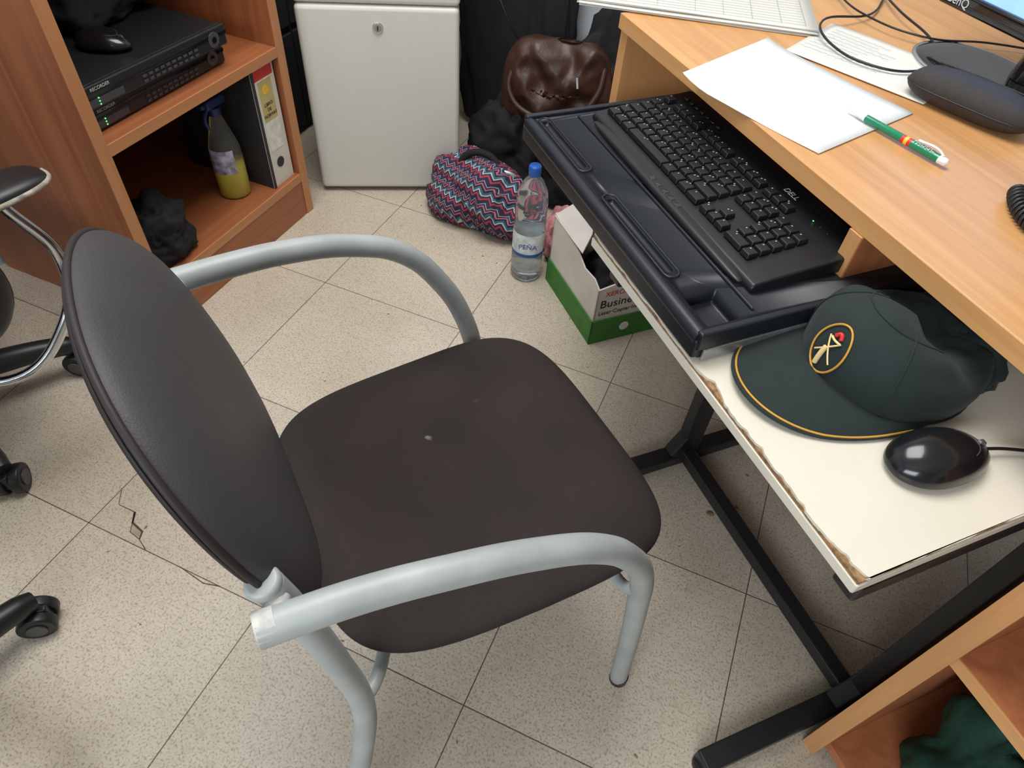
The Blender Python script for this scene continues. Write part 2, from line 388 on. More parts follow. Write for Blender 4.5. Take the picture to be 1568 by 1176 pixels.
me=bpy.data.meshes.new('label'); me.from_pydata(vs,[],fs); link(me,'label',s,M_slab,smooth=True)
cyl('collar',s,.016,.218,.238,M_navy)
box('trigger_head',s,(-.013,-.030,.238),(.013,.036,.262),M_navy,.007,seg=4)
box('nozzle',s,(-.007,-.043,.245),(.007,-.028,.257),M_navy,.003)
tube('trigger',s,[(0,-.022,.238),(0,-.036,.22),(0,-.032,.192)],.0045,M_navy)
blob('black_cloth_bag',None,(-1.245,.915,.131),(.070,.075,.085),M_cloth,.35,4,3)
# ---------------------------------------------------------------- added black cabinet form, stands in for shade in the gap
fc=grp('gap_shade_cabinet',(0,0,0))
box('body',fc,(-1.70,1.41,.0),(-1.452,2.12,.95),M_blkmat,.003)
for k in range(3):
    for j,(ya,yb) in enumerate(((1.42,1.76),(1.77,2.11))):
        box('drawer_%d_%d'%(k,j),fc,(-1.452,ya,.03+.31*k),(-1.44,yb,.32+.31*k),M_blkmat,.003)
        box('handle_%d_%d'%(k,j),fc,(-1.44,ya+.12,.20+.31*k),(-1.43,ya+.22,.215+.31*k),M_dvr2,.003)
# ---------------------------------------------------------------- fridge
fr=grp('mini_fridge',(-1.19,1.475,0),math.atan2(.195,.357))
W,D,Hh=.415,.42,.555
box('cabinet',fr,(.004,.045,.012),(W-.004,D,Hh-.005),M_fridge,.006)
box('gasket',fr,(.008,.036,.022),(W-.008,.046,Hh-.012),M_fgap,.001)
box('door',fr,(0,0,.012),(W,.037,Hh-.022),M_fridge,.013,seg=5)
box('top_cap',fr,(-.002,.002,Hh-.020),(W+.002,D,Hh+.014),M_fridge,.012,seg=4)
cyl('lock_ring',fr,.0135,0,.004,M_chrome,(.205,0,.482),(pi/2,0,0),28,.001)
cyl('lock_core',fr,.010,0,.005,M_fgap,(.205,0,.482),(pi/2,0,0),24,.001)
box('lock_slot',fr,(.2035,-.0062,.477),(.2065,-.0045,.487),M_txt,0)
for x in (.03,W-.03):
    for y in (.05,D-.04): cyl('foot',fr,.015,0,.02,M_blk,(x,y,0),n=16)
# ---------------------------------------------------------------- main chair
ch=grp('conference_armchair',(-.226,.460,0),math.radians(-38.5))
def seatfn(zc,tt,tb,grow=0,n=4.6):
    def f(r,phi,side):
        cx,cy=se(phi,n)
        y=cy*(.222+grow); fy=cy
        hx=(.212+grow)+.013*fy-.008*fy*fy
        x=cx*hx
        if cy>0: y+=.006*(1-cx*cx)
        pr=max(0,1-r**6)**.45
        z=zc+(tt*pr if side>0 else -tb*pr)
        X,Y=x*r,y*r+.006
        z+= -.012*max(0,(Y-.10)/.12)**2 +.004*max(0,-(Y)/.2) - .006*math.exp(-((X/.15)**2+((Y+.0)/.15)**2)) + .004*abs(X/.2)**2
        return (X,Y,z)
    return f
pillow('seat',ch,seatfn(.436,.026,.016),M_fab,nr=24,na=104)
pillow('seat_shell',ch,seatfn(.417,.010,.016,-.010),M_shell,nr=14,na=72)
def backfn(tf,tb,g=0,off=0):
    def f(r,phi,side):
        cx,cz=se(phi,2.35)
        hx=.187+g; hz=.178+g
        X=cx*hx*r*(1+.09*cz*r); Zl=cz*hz*r
        z=.680+Zl
        y=-.219-(z-.5)*.245+.45*X*X
        pr=max(0,1-r**3.4)**.5
        if side>0 and tf>.02: y+=.0025*math.sin(Zl*90+X*20)*max(0,-cz*r-.35)*pr
        y+=off+(tf*pr if side>0 else -tb*pr)
        return (X,y,z)
    return f
pillow('backrest',ch,backfn(.040,.010),M_vinyl,nr=24,na=104)
pillow('backrest_shell',ch,backfn(.004,.014,-.004,-.006),M_shell,nr=14,na=72)
ring=[backfn(0,0)(1,2*pi*k/72,1) for k in range(72)]
tube('piping',ch,[(p[0],p[1]-.001,p[2]) for p in ring],.0030,M_shell,bez=False,cyclic=True)
arm=[(.214,-.266,.690),(.221,-.19,.689),(.230,-.12,.681),(.239,-.04,.660),(.245,.03,.622),(.245,.085,.552),(.240,.12,.475),(.236,.145,.36),(.233,.192,.012)]
rear=[(.186,-.250,.699),(.189,-.242,.66),(.196,-.222,.52),(.202,-.212,.40),(.207,-.225,.28),(.218,-.285,.012)]
for sgn,nm in ((1,'right'),(-1,'left')):
    tube('arm_front_leg_'+nm,ch,[(x*sgn,y,z) for x,y,z in arm],.0145,M_tube,res=16,bres=8)
    tube('rear_leg_'+nm,ch,[(x*sgn,y,z) for x,y,z in rear],.0135,M_tube,res=16,bres=8)
    cyl('leg_plug_f_'+nm,ch,.0155,0,.02,M_blk,(.233*sgn,.193,0),n=20)
    cyl('leg_plug_r_'+nm,ch,.0145,0,.02,M_blk,(.218*sgn,-.286,0),n=20)
    tube('weld_'+nm,ch,[(.210*sgn,-.252,.689),(.194*sgn,-.246,.687)],.010,M_tubew)
    cyl('rear_cap_'+nm,ch,.0145,0,.012,M_tube,(.1858*sgn,-.251,.697),(math.radians(8),0,0),24,.004)
    tube('seat_bracket_f_'+nm,ch,[(.238*sgn,.128,.425),(.218*sgn,.125,.402),(.18*sgn,.125,.398)],.008,M_tube)
    tube('seat_bracket_r_'+nm,ch,[(.202*sgn,-.212,.40),(.185*sgn,-.19,.397),(.15*sgn,-.165,.395)],.008,M_tube)
    tube('side_rail_'+nm,ch,[(.15*sgn,-.17,.395),(.16*sgn,.14,.395)],.009,M_tube)
    box('back_bracket_'+nm,ch,(.10 if sgn>0 else -.19,-.262,.60),(.19 if sgn>0 else -.10,-.254,.63),M_tube,.003)
tube('cross_front',ch,[(-.2,.125,.396),(.2,.125,.396)],.010,M_tube)
tube('cross_rear',ch,[(-.16,-.165,.394),(.16,-.165,.394)],.010,M_tube)
tube('arm_end_paint',ch,[(.2137,-.2672,.690),(.2148,-.252,.690)],.0147,M_tubew)
# ---------------------------------------------------------------- swivel chairs
def caster(g,x,y,rz):
    c=grp('caster',(x,y,0),rz); c.parent=g
    for k in (-1,1):
        cyl('wheel_%d'%k,c,.030,-.010,.010,M_blk,(k*.015,0,.030),(0,pi/2,0),36,.004)
        cyl('hub_%d'%k,c,.016,-.002,.002,M_dvr2,(k*.026,0,.030),(0,pi/2,0),20,.001)
    box('hood',c,(-.007,-.022,.022),(.007,.020,.058),M_blk,.004)
    cyl('stem',c,.009,.055,.085,M_blk,(0,.0,0),n=16)
def swivel(name,loc,rz,a0,R=.272,zs=.40):
    g=grp(name,loc,rz)
    cyl('column_sleeve',g,.033,.06,.20,M_blk); cyl('gas_lift',g,.016,.18,zs-.03,M_blk)
    cyl('hub',g,.045,.07,.125,M_blk,bevel=.01)
    for k in range(5):
        a=a0-rz+k*2*pi/5; dx,dy=math.cos(a),math.sin(a)
        pts=[(dx*.03,dy*.03,.105),(dx*.15,dy*.15,.10),(dx*(R-.01),dy*(R-.01),.082),(dx*(R+.012),dy*(R+.012),.074)]
        tube('leg_%d'%k,g,pts,.023,M_blk,radii=[1.25,1.1,.9,.7])
        caster(g,dx*R,dy*R,a+.9)
    def f(r,phi,side):
        cx,cy=se(phi,3); pr=max(0,1-r**4)**.5
        return (cx*.225*r,cy*.215*r,zs+(.04*pr if side>0 else -.03*pr))
    pillow('seat',g,f,M_cloth)
    def f2(r,phi,side):
        cx,cz=se(phi,3); pr=max(0,1-r**4)**.5; X=cx*.2*r
        return (X,-.235-.12*cz*r*.3+X*X*.6+(.03*pr if side>0 else -.02*pr),zs+.33+cz*.2*r)
    pillow('backrest',g,f2,M_cloth)
    tube('back_post',g,[(0,-.10,zs-.03),(0,-.25,zs-.02),(0,-.275,zs+.15),(0,-.27,zs+.3)],.014,M_blk)
    box('mechanism',g,(-.08,-.10,zs-.06),(.08,.10,zs-.025),M_blk,.008)
    for sg in (1,-1):
        def f3(r,phi,side):
            cx,cy=se(phi,3.2); pr=max(0,1-r**4)**.5
            return (sg*.290+cx*.045*r,.165+cy*.135*r,zs+.165+(.018*pr if side>0 else -.014*pr))
        pillow('arm_pad_%d'%sg,g,f3,M_blk)
        tube('arm_pad_worn_edge_%d'%sg,g,[f3(1,math.radians(q),1) for q in range(-60,95,8)],.004,M_foam)
        tube('arm_chrome_%d'%sg,g,[(sg*.10,.05,zs-.065),(sg*.22,.04,zs-.13),(sg*.295,.09,zs-.15),(sg*.335,.19,zs-.08),(sg*.320,.250,zs+.03),(sg*.290,.22,zs+.145)],.0095,M_chrome)
        tube('arm_inner_%d'%sg,g,[(sg*.12,.02,zs-.04),(sg*.255,.05,zs-.06),(sg*.290,.13,zs-.02),(sg*.287,.14,zs+.15)],.024,M_blk)
    return g
swivel('swivel_office_chair',(-1.392,.38,0),math.radians(-11.5),math.radians(-13))
swivel('swivel_office_chair',(-.90,-.13,0),math.radians(165),math.radians(81.5),zs=.42)
# ---------------------------------------------------------------- desk (local a,b)
dk=grp('office_desk',(0,0,0),math.radians(-45))
DA=-1.118; DB=.681; DZ=.724
prism('desktop',dk,[(DA,DB),(.75,DB),(.75,1.36),(-1.5,1.36),(-1.5,.90),(DA,.90)],DZ,.75,M_deskX,.0015)
box('front_edging',dk,(DA,DB-.0015,DZ+.0005),(.75,DB+.0005,.7495),M_deskX,.0005)
box('side_left_upper',dk,(DA-.004,DB+.008,.44),(DA+.020,1.30,DZ),M_deskZ,.001)
box('side_left_lower',dk,(DA-.004,1.06,0),(DA+.020,1.30,.44),M_deskZ,.001)
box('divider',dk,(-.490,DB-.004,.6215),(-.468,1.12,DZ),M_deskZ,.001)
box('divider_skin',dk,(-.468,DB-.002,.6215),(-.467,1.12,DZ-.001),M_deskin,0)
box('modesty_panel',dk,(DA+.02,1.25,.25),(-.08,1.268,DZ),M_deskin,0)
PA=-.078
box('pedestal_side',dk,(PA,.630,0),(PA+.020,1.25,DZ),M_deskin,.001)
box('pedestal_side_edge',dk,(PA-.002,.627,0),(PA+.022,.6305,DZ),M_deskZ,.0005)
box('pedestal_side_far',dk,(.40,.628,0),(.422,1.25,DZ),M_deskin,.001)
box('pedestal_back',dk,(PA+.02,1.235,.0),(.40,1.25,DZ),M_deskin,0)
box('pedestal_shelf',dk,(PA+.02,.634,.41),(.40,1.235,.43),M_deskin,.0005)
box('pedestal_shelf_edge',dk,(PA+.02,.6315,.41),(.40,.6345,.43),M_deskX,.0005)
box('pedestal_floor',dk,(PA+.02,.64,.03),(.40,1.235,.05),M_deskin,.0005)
blob('green_cloth_bag',None,(.615,.500,.051),(.100,.090,.15),M_gcloth,.3,4,11)
bb=grp('desk_telephone',(.500,.425,.43),math.radians(-45))
box('body',bb,(.0,.0,0),(.15,.20,.035),M_blk,.008); box('handset',bb,(.01,.01,.035),(.05,.19,.06),M_blk,.01)
for i in range(3):
    for j in range(4): box('key_%d_%d'%(i,j),bb,(.07+i*.022,.05+j*.022,.035),(.084+i*.022,.064+j*.022,.039),M_dvr2,.001)
# ---------------------------------------------------------------- white computer table
tb=grp('computer_table',(0,0,0),math.radians(-45))
A0,A1,B0,B1,TZ=-.70,-.130,.442,1.10,.62
n=160; left=[]
def ch_(s_,k): return max(0,noise.noise(Vector((s_*22,k,0)))+.12)*.012+max(0,noise.noise(Vector((s_*80,k,3))))*.005
for k in range(n+1):
    a=A1+(A0-A1)*k/n; wgt=1.0 if a>-.42 else .25
    left.append((a,B0+ch_(a,0)*wgt+(.012*max(0,1-(A1-a)/.02) )))
front=[(A1-ch_(B1-(B1-B0)*i/90,5)*.4,B1-(B1-B0)*i/90) for i in range(90)]
prism('board_top',tb,left+[(A0,B1)]+front,TZ-.004,TZ,M_white,0)
prism('board_core',tb,[(A1-.001,B0+.001),(A0,B0+.001),(A0,B1),(A1-.001,B1)],TZ-.020,TZ-.0033,M_chip,0)
box('edging_lower',tb,(A0,B0-.001,TZ-.021),(A1,B0+.0015,TZ-.008),M_white,.0004)
box('edging_front',tb,(A1-.0015,B0,TZ-.021),(A1+.001,B1,TZ-.007),M_white,.0004)
def bar(name,p,q,w=.03,h=.03,m=M_frame,par=tb):
    p=Vector(p);q=Vector(q);d=q-p;L_=d.length
    bm=bmesh.new(); bmesh.ops.create_cube(bm,size=1); bmesh.ops.scale(bm,vec=(w,h,L_),verts=bm.verts)
    me=bpy.data.meshes.new(name); bm.to_mesh(me); bm.free()
    o=link(me,name,par,m,(p+q)/2); o.rotation_euler=d.to_track_quat('Z','Y').to_euler(); return bev(o,.004,3)
for nm,a in (('far',-.645),('near',-.108)):
    bar('foot_'+nm,(a,.44,.022),(a,1.05,.022),.035,.03)
    bar('post_'+nm,(a,.735,.03),(a,.735,.58),.028,.045)
    bar('top_rail_'+nm,(a-.035*(nm=='near'),.455,.583),(a-.035*(nm=='near'),1.06,.583),.03,.03)
    cyl('foot_tip_'+nm,tb,.018,0,.01,M_blk,(a,.45,0),n=16); cyl('foot_tip2_'+nm,tb,.018,0,.01,M_blk,(a,1.03,0),n=16)
    bar('gusset_'+nm,(a,.70,.035),(a,.735,.10),.03,.03)
bar('stretcher',(-.645,.727,.04),(-.108,.727,.04),.03,.028)
bar('top_stretcher',(-.645,.80,.585),(-.128,.80,.585),.025,.025)
# ---------------------------------------------------------------- keyboard tray
kt=grp('keyboard_tray',(0,0,0),math.radians(-45))
ka0,ka1,kb0,kb1=-.965,-.430,.440,.82
base=box('tray_body',kt,(ka0,kb0+.006,.6235),(ka1,kb1,.662),M_tray,.003)
def cutter(mn,mx,r):
    c=box('cutter',kt,mn,mx,M_blkmat,r,seg=4); c.modifiers.remove(c.modifiers['wn']); return c
cuts=[cutter((-.945,.462,.656),(-.80,.474,.70),.005),cutter((-.715,.462,.656),(-.545,.474,.70),.005) ,cutter((-.50,.458,.640),(-.443,.508,.70),.004)]
for c in cuts:
    bo_=base.modifiers.new('c','BOOLEAN'); bo_.operation='DIFFERENCE'; bo_.object=c; bo_.solver='EXACT'
dg=bpy.context.evaluated_depsgraph_get()
me=bpy.data.meshes.new_from_object(base.evaluated_get(dg)); base.modifiers.clear(); base.data=me
for c in cuts: bpy.data.objects.remove(c,do_unlink=True)
tube('front_rim',kt,[(ka0+.006,kb0+.006,.655),(ka1-.004,kb0+.006,.655)],.0105,M_tray,bez=False)
box('front_skirt',kt,(ka0,kb0-.003,.626),(ka1,kb0+.010,.655),M_tray,.004,seg=3)
box('ridge',kt,(ka0+.02,kb0+.085,.661),(ka1-.02,kb0+.089,.6665),M_tray,.002)
box('end_rim_far',kt,(ka0-.003,kb0,.64),(ka0+.008,kb1,.668),M_tray,.003)
box('end_rim_near',kt,(ka1-.008,kb0,.640),(ka1+.003,kb1,.667),M_tray,.003)
box('metal_strip',kt,(ka1+.0005,kb0+.01,.6225),(ka1+.004,kb1,.641),M_silver,.001)
for (p,q) in (((-.945,.468),(-.80,.468)),((-.715,.468),(-.545,.468))):
    r_=.0105; pts=[]
    for k in range(13): a=pi/2+pi*k/12; pts.append((p[0]+r_*math.cos(a),p[1]+r_*math.sin(a),.6622))
    for k in range(13): a=-pi/2+pi*k/12; pts.append((q[0]+r_*math.cos(a),q[1]+r_*math.sin(a),.6622))
    tube('slot_rim',kt,pts,.0018,M_tray,bez=False,cyclic=True)
sheet('sticky_note',kt,[(-.600,.738),(-.548,.738),(-.548,.80),(-.600,.80)],M_mint,.672,curl=lambda u,v:.022*(1-v)*.6)
# keyboard
kb=grp('computer_keyboard',Matrix.Rotation(math.radians(-45),3,'Z')@Vector((-.703,.636,.6635)),math.radians(-45.6))
prof=[(-.094,.000),(-.094,.008),(-.088,.013),(-.060,.016),(.070,.026),(.088,.028),(.092,.022),(.092,0)]
vs=[];nn=len(prof)
for x in (-.228,.228):
    for y,z in prof: vs.append((x,y,z))
fs=[tuple(range(nn)),tuple(reversed(range(nn,2*nn)))]+[(i,nn+i,nn+(i+1)%nn,(i+1)%nn) for i in range(nn)]
me=bpy.data.meshes.new('case'); me.from_pydata(vs,[],fs)
bm=bmesh.new(); bm.from_mesh(me); bmesh.ops.recalc_face_normals(bm,faces=bm.faces); bm.to_mesh(me); bm.free()
bev(link(me,'case',kb,M_key),.005,3)
bmk=bmesh.new(); lg=[]
def key(x,y,w,d=.0176):
    z=.0165+(y+.06)*.077
    hs=[(w/2,d/2,0),(w/2-.0014,d/2-.0014,.0070)]
    v=[]
    for hx,hy,hz in hs:
        for sx,sy in ((-1,-1),(1,-1),(1,1),(-1,1)): v.append(bmk.verts.new((x+sx*hx,y+sy*hy+(.0006 if hz else 0),z+hz)))
    for f in ((3,2,1,0),(4,5,6,7),(0,1,5,4),(1,2,6,5),(2,3,7,6),(3,0,4,7)): bmk.faces.new([v[i] for i in f])
    lg.append((x-w*.18,y+.003,z+.0073))
u=.0190; x0=-.216
def row(y,ws,x=x0):
    for w_ in ws:
        if w_>0: key(x+w_*u/2,y,w_*u-.0012)
        x+=abs(w_)*u
row(-.066,[1.25,1.25,1.25,5.5,1.25,1.25,1.25,1.5]); row(-.047,[1.25,1,1,1,1,1,1,1,1,1,1,1,2.25]); row(-.028,[1.75]+[1]*11+[1.75]); row(-.009,[1.5]+[1]*12+[1]); row(.010,[1]*13+[1.5])
row(.036,[1,-.7,1,1,1,1,-.4,1,1,1,1,-.4,1,1,1,1])
xn=x0+14.85*u
row(-.066,[1,1,1],xn); row(-.047,[-1,1,-1],xn); row(-.009,[1,1,1],xn); row(.010,[1,1,1],xn); row(.036,[1,1,1],xn)
xp=xn+3.3*u
row(-.066,[2,1],xp); row(-.047,[1,1,1],xp); row(-.028,[1,1,1],xp); row(-.009,[1,1,1],xp); row(.010,[1,1,1],xp)
me=bpy.data.meshes.new('keys'); bmk.to_mesh(me); bmk.free(); bev(link(me,'keys',kb,M_key),.0012,2)
bmk=bmesh.new()
for x,y,z in lg:
    for k in range(random.choice([1,1,2])):
        s_=.0008; xx=x+k*.004*random.choice([-1,1]); yy=y+k*.003
        v=[bmk.verts.new((xx+a*s_*1.2,yy+c*s_*1.5,z+.0002)) for a,c in ((-1,-1),(1,-1),(1,1),(-1,1))]; bmk.faces.new(v)
me=bpy.data.meshes.new('legends'); bmk.to_mesh(me); bmk.free(); link(me,'legends',kb,M_leg)
text('logo',kb,'DELL',.013,(.09,.060,.0290),(math.radians(4),0,0),M_txtw)
for k in range(3): cyl('lock_led_%d'%k,kb,.001,0,.0006,M_led if k==0 else M_dvr2,(.150+.015*k,.052,.0265),n=10,bevel=0)
for k in range(7): cyl('media_key_%d'%k,kb,.0055,.0262,.030,M_blkg,(-.20+k*.016,.065,0),n=18,bevel=.001)
def wr(r,phi,side):
    cx,cy=se(phi,4); pr=max(0,1-r**4)**.5
    return (cx*.21*r,-.094+cy*.012*r,.005+(.007*pr if side>0 else -.004*pr))
pillow('front_lip',kb,wr,M_blk)
for k in range(5): box('lip_tab_%d'%k,kb,(-.03+k*.018,-.100,.008),(-.018+k*.018,-.088,.0125),M_blkg,.002)
# ---------------------------------------------------------------- cap
capc=Matrix.Rotation(math.radians(-45),3,'Z')@Vector((-.346,.652,.6205))
cp=grp('uniform_cap',capc,math.radians(-45-7))
def S(phi,t,off=0):
    tt=t*pi/2
    rho=math.cos(tt)**.50 if t<1 else 0
    fr_=(1+math.cos(phi))/2
    h=.060+.036*fr_
    z=.006+h*math.sin(tt)**.85
    bulge=1+.12*math.sin(pi*min(1,t*1.3))*(.3+.7*(1-fr_))
    x=.092*rho*bulge*math.sin(phi); y=-.102*rho*bulge*math.cos(phi)+.014*t*(1-fr_)+.006
    w=noise.noise(Vector((x*15,y*15,t*2)))*.018*(t**.5)*(1.1-fr_*.8)+abs(noise.noise(Vector((x*34+3,y*26,t))))*.017*(1.08-fr_)*t
    z+= w
    z-= .020*math.exp(-(((y-.03)/.032)**2))*t*t
    d=Vector((x,y-.006,(z-.03)*.9)).normalized()*off
    return (x+d.x,y+d.y,z+d.z)
na,nt_=96,32; vs=[];fs=[]
for j in range(nt_):
    for k in range(na): vs.append(S(2*pi*k/na,j/nt_))
vs.append(S(0,1))
for j in range(nt_-1):
    for k in range(na): k2=(k+1)%na; fs.append((j*na+k,j*na+k2,(j+1)*na+k2,(j+1)*na+k))
for k in range(na): fs.append(((nt_-1)*na+k,(nt_-1)*na+(k+1)%na,len(vs)-1))
me=bpy.data.meshes.new('crown'); me.from_pydata(vs,[],fs)
bm=bmesh.new(); bm.from_mesh(me); bmesh.ops.recalc_face_normals(bm,faces=bm.faces); bm.to_mesh(me); bm.free()
co_=link(me,'crown',cp,M_cap,smooth=True); sm=co_.modifiers.new('s','SUBSURF'); sm.levels=1; sm.render_levels=2
def Bm(phi,v):
    x0_,y0_,_=S(phi,0.02); e=math.cos(phi*.92)
    ext=.092*max(0,e)**.75
    x=x0_*(1+.16*v*max(0,e)); y=y0_-ext*v
    z=.022-.013*v**1.3-.016*(abs(x)/.095)**2*(1-.3*v)+.002
    return (x,y,max(z,.0035))
vs=[];fs=[];nb,nv=48,12; ph=[math.radians(-88+176*i/nb) for i in range(nb+1)]
for i in range(nb+1):
    for j in range(nv+1): vs.append(Bm(ph[i],j/nv))
for i in range(nb):
    for j in range(nv): fs.append((i*(nv+1)+j,(i+1)*(nv+1)+j,(i+1)*(nv+1)+j+1,i*(nv+1)+j+1))
me=bpy.data.meshes.new('brim'); me.from_pydata(vs,[],fs)
o=link(me,'brim',cp,M_cap,smooth=True); s_=o.modifiers.new('s','SOLIDIFY'); s_.thickness=.003; s_.offset=0
tube('brim_edge',cp,[Bm(p,1) for p in ph],.0022,M_cap,bez=False)
def up(q,d): return (q[0],q[1],q[2]+d)
tube('brim_gold_trim',cp,[up(Bm(p,.965),.0022) for p in ph],.0013,M_gold,bez=False)
tube('seam_right',cp,[S(.9,t/12,.0008) for t in range(12)],.0009,M_cap)
tube('seam_left',cp,[S(-.9,t/12,.0008) for t in range(12)],.0009,M_cap)
tube('seam_cross',cp,[S(1.5*math.cos(pi*k/20)*1.0,.80+.02*math.sin(pi*k/20),.0008) for k in range(21)],.0009,M_cap)
tube('sweat_band',cp,[S(2*pi*k/48,.03,.0012) for k in range(48)],.0012,M_cap,bez=False,cyclic=True)
EP,ET=.0,.33
def E(ux,uy,off=.0015):
    return S(EP+ux/.096,ET+uy/.113,off)
tube('emblem_ring',cp,[E(.0245*math.cos(a),.0265*math.sin(a)) for a in [2*pi*k/48 for k in range(48)]],.0013,M_gold,bez=False,cyclic=True)
tube('emblem_sword',cp,[E(-.014+.0035*k,-.012+.0032*k,.002) for k in range(8)],.0010,M_emb)
tube('emblem_axe',cp,[E(.014-.0035*k,-.012+.0032*k,.002) for k in range(8)],.0010,M_emb)
tube('emblem_fasces',cp,[E(-.003,-.021+.004*k,.0016) for k in range(6)],.0030,M_emb)
tube('emblem_crown',cp,[E(-.004,.013,.0020),E(.001,.017,.0022),E(.007,.013,.0020)],.0024,M_red)
tube('emblem_crown_gold',cp,[E(-.007,.010,.0022),E(0.001,.0095,.0026),E(.010,.010,.0022)],.0014,M_emb)
tube('back_strap',cp,[(-.035,.098,.012),(-.015,.128,.014),(.015,.132,.018),(.04,.100,.012)],.010,M_cap)
blob('back_fold',cp,(.02,.10,.004),(.045,.035,.035),M_cap,.3,4,6,sub=4)
mc=Matrix.Rotation(math.radians(-45),3,'Z')@Vector((-.213,.614,.6205))
mo=mouse('computer_mouse',mc,math.radians(-45-8),1.06)
tube('cord',mo,[(0,.058,.012),(.004,.085,.010),(.02,.14,.006),(.05,.22,.003),(.07,.34,.003)],.0019,M_blk)
# ---------------------------------------------------------------- items on desk
R45=Matrix.Rotation(math.radians(-45),3,'Z')
def flat(name,pts,m,z,curl=None,th=.0006): return sheet(name,None,pts,m,z,th,curl)
flat('paper_sheet',[(-.148,1.055),(.071,.936),(.187,1.132),(-.054,1.282)],M_paper,.7512,lambda u,v:.012*max(0,1-u*4)**2*(1-v*.5)+.0008*math.sin(u*7))
p2=flat('handwritten_note',[(-.02,1.26),(.20,1.17),(.27,1.31),(.04,1.43)],M_paper2,.7522,lambda u,v:.003*abs(math.sin(u*3))*v)
for k in range(9):
    y=k/9; a=Vector((-.0,1.285)).lerp(Vector((.055,1.40)),y); b2=Vector((.13,1.235)).lerp(Vector((.19,1.335)),y)
    pts=[(a.x+(b2.x-a.x)*i/30,a.y+(b2.y-a.y)*i/30+.003*math.sin(i*2.1+k*5)*random.random(),.7572) for i in range(random.randint(18,31))]
    tube('handwriting_%d'%k,p2,pts,.0003,M_ink,bez=False,bres=1)
fs_=grp('form_stack',(0,0,0))
base_=[(-.392,1.262),(.018,1.352),(-.03,1.56),(-.44,1.47)]
for k in range(7):
    dx,dy=random.uniform(-.008,.008),random.uniform(-.008,.008)
    sheet('form_%d'%k,fs_,[(x+dx,y+dy) for x,y in base_],M_paper2,.7515+k*.0014,.0008,lambda u,v:.0006*math.sin(u*6+k))
zt=.7515+6*.0014+.0022
def lerp2(u,v):
    P=[Vector(p) for p in base_]; q=P[0]*(1-u)*(1-v)+P[1]*u*(1-v)+P[2]*u*v+P[3]*(1-u)*v; return (q.x,q.y,zt)
for k in range(14): tube('rule_h%d'%k,fs_,[lerp2(.04,.06+k*.06),lerp2(.96,.06+k*.06)],.0003,M_line,bez=False,bres=1)
for u_ in (.04,.12,.34,.5,.62,.74,.86,.96): tube('rule_v%d'%int(u_*100),fs_,[lerp2(u_,.06),lerp2(u_,.84)],.0003,M_line,bez=False,bres=1)
gc=grp('glasses_case',(.258,1.175,.7505),math.radians(-27))
def gf(r,phi,side):
    cx,cy=se(phi,3.4); pr=max(0,1-r**3.5)**.5
    return (cx*.095*r,cy*.037*r*(1+.03*cx),.022+(.026*pr if side>0 else -.022*pr))
pillow('shell',gc,gf,M_case)
tube('seam',gc,[gf(1,2*pi*k/60,1) for k in range(60)],.0012,M_blk,bez=False,cyclic=True)
tube('hinge_ridge',gc,[(-.07,.014,.0465),(0,.016,.0475),(.07,.014,.0465)],.0012,M_case)
pg=grp('ballpoint_pen',(.094,1.081,.7585),math.atan2(-.095,.133)); q_=1.12
pp_=[(0,0),(.0012,.001),(.002,.010),(.0042,.022),(.0045,.030,1),(.0048,.085,1),(.0050,.0855,2),(.0050,.090,3),(.0050,.0945,2),(.0050,.099,1),(.0050,.138,0),(.0046,.148,0),(0,.150)]
lathe('barrel',pg,[tuple([p[0]*q_,p[1]*q_]+list(p[2:])) for p in pp_],None,rot=(0,pi/2,0),n=24,mats=[M_penw,M_pen,M_red,M_yel])
tube('clip',pg,[(.158,0,.0055),(.150,0,.0095),(.118,0,.0085)],.0016,M_penw)
text('print',pg,'FAUGC',.010,(.130,-.002,.0062),(0,0,0),M_txtw)
pts=[]
path=lambda s:Vector((.285+.03*math.cos(pi*.9+s*3.4)+.055,.93+.055*math.sin(pi*.9+s*3.4)-.02*s,.762))
N_=26*14
for i in range(N_):
    s=i/N_; c0=path(s); t_=(path(s+.01)-c0).normalized(); nrm=Vector((-t_.y,t_.x,0)); a=i/14*2*pi
    pts.append(c0+nrm*.009*math.cos(a)+Vector((0,0,.009*math.sin(a))))
tube('coiled_phone_cord',None,pts,.0024,M_blk,bez=False,bres=3)
tube('loose_cable',None,[(.12,1.62,.756),(.10,1.50,.758),(.02,1.36,.770),(.05,1.30,.761),(.12,1.255,.7595),(.18,1.27,.7595),(.215,1.33,.762),(.205,1.42,.762),(.15,1.52,.765),(.11,1.66,.756)],.0020,M_blk)
tube('loose_cable',None,[(.02,1.60,.76),(.09,1.47,.764),(.19,1.42,.764),(.30,1.47,.76),(.42,1.5,.756)],.0017,M_blk)
mn=grp('computer_monitor',R45@Vector((-.675,1.155,.75)),math.radians(-45))
def bf(r,phi,side):
    cx,cy=se(phi,2.2); pr=max(0,1-r**5)**.5
    return (cx*.125*r-.06,cy*.085*r-.01,.0065+(.010*pr if side>0 else -.0055*pr))
pillow('base',mn,bf,M_blkg)
tube('base_chrome_edge',mn,[(-.06+.125*se(2*pi*k/60,2.2)[0],-.01+.085*se(2*pi*k/60,2.2)[1],.0065) for k in range(60)],.004,M_chrome,bez=False,cyclic=True)
tube('neck',mn,[(-.01,.02,.012),(-.01,.03,.06),(-.01,.03,.14)],.028,M_blkg)
box('bezel_bottom',mn,(-.205,-.014,.068),(.205,.012,.094),M_blkg,.005)
box('bezel_top',mn,(-.205,-.012,.36),(.205,.012,.38),M_blkg,.004)
box('bezel_l',mn,(-.205,-.012,.07),(-.188,.012,.38),M_blkg,.004)
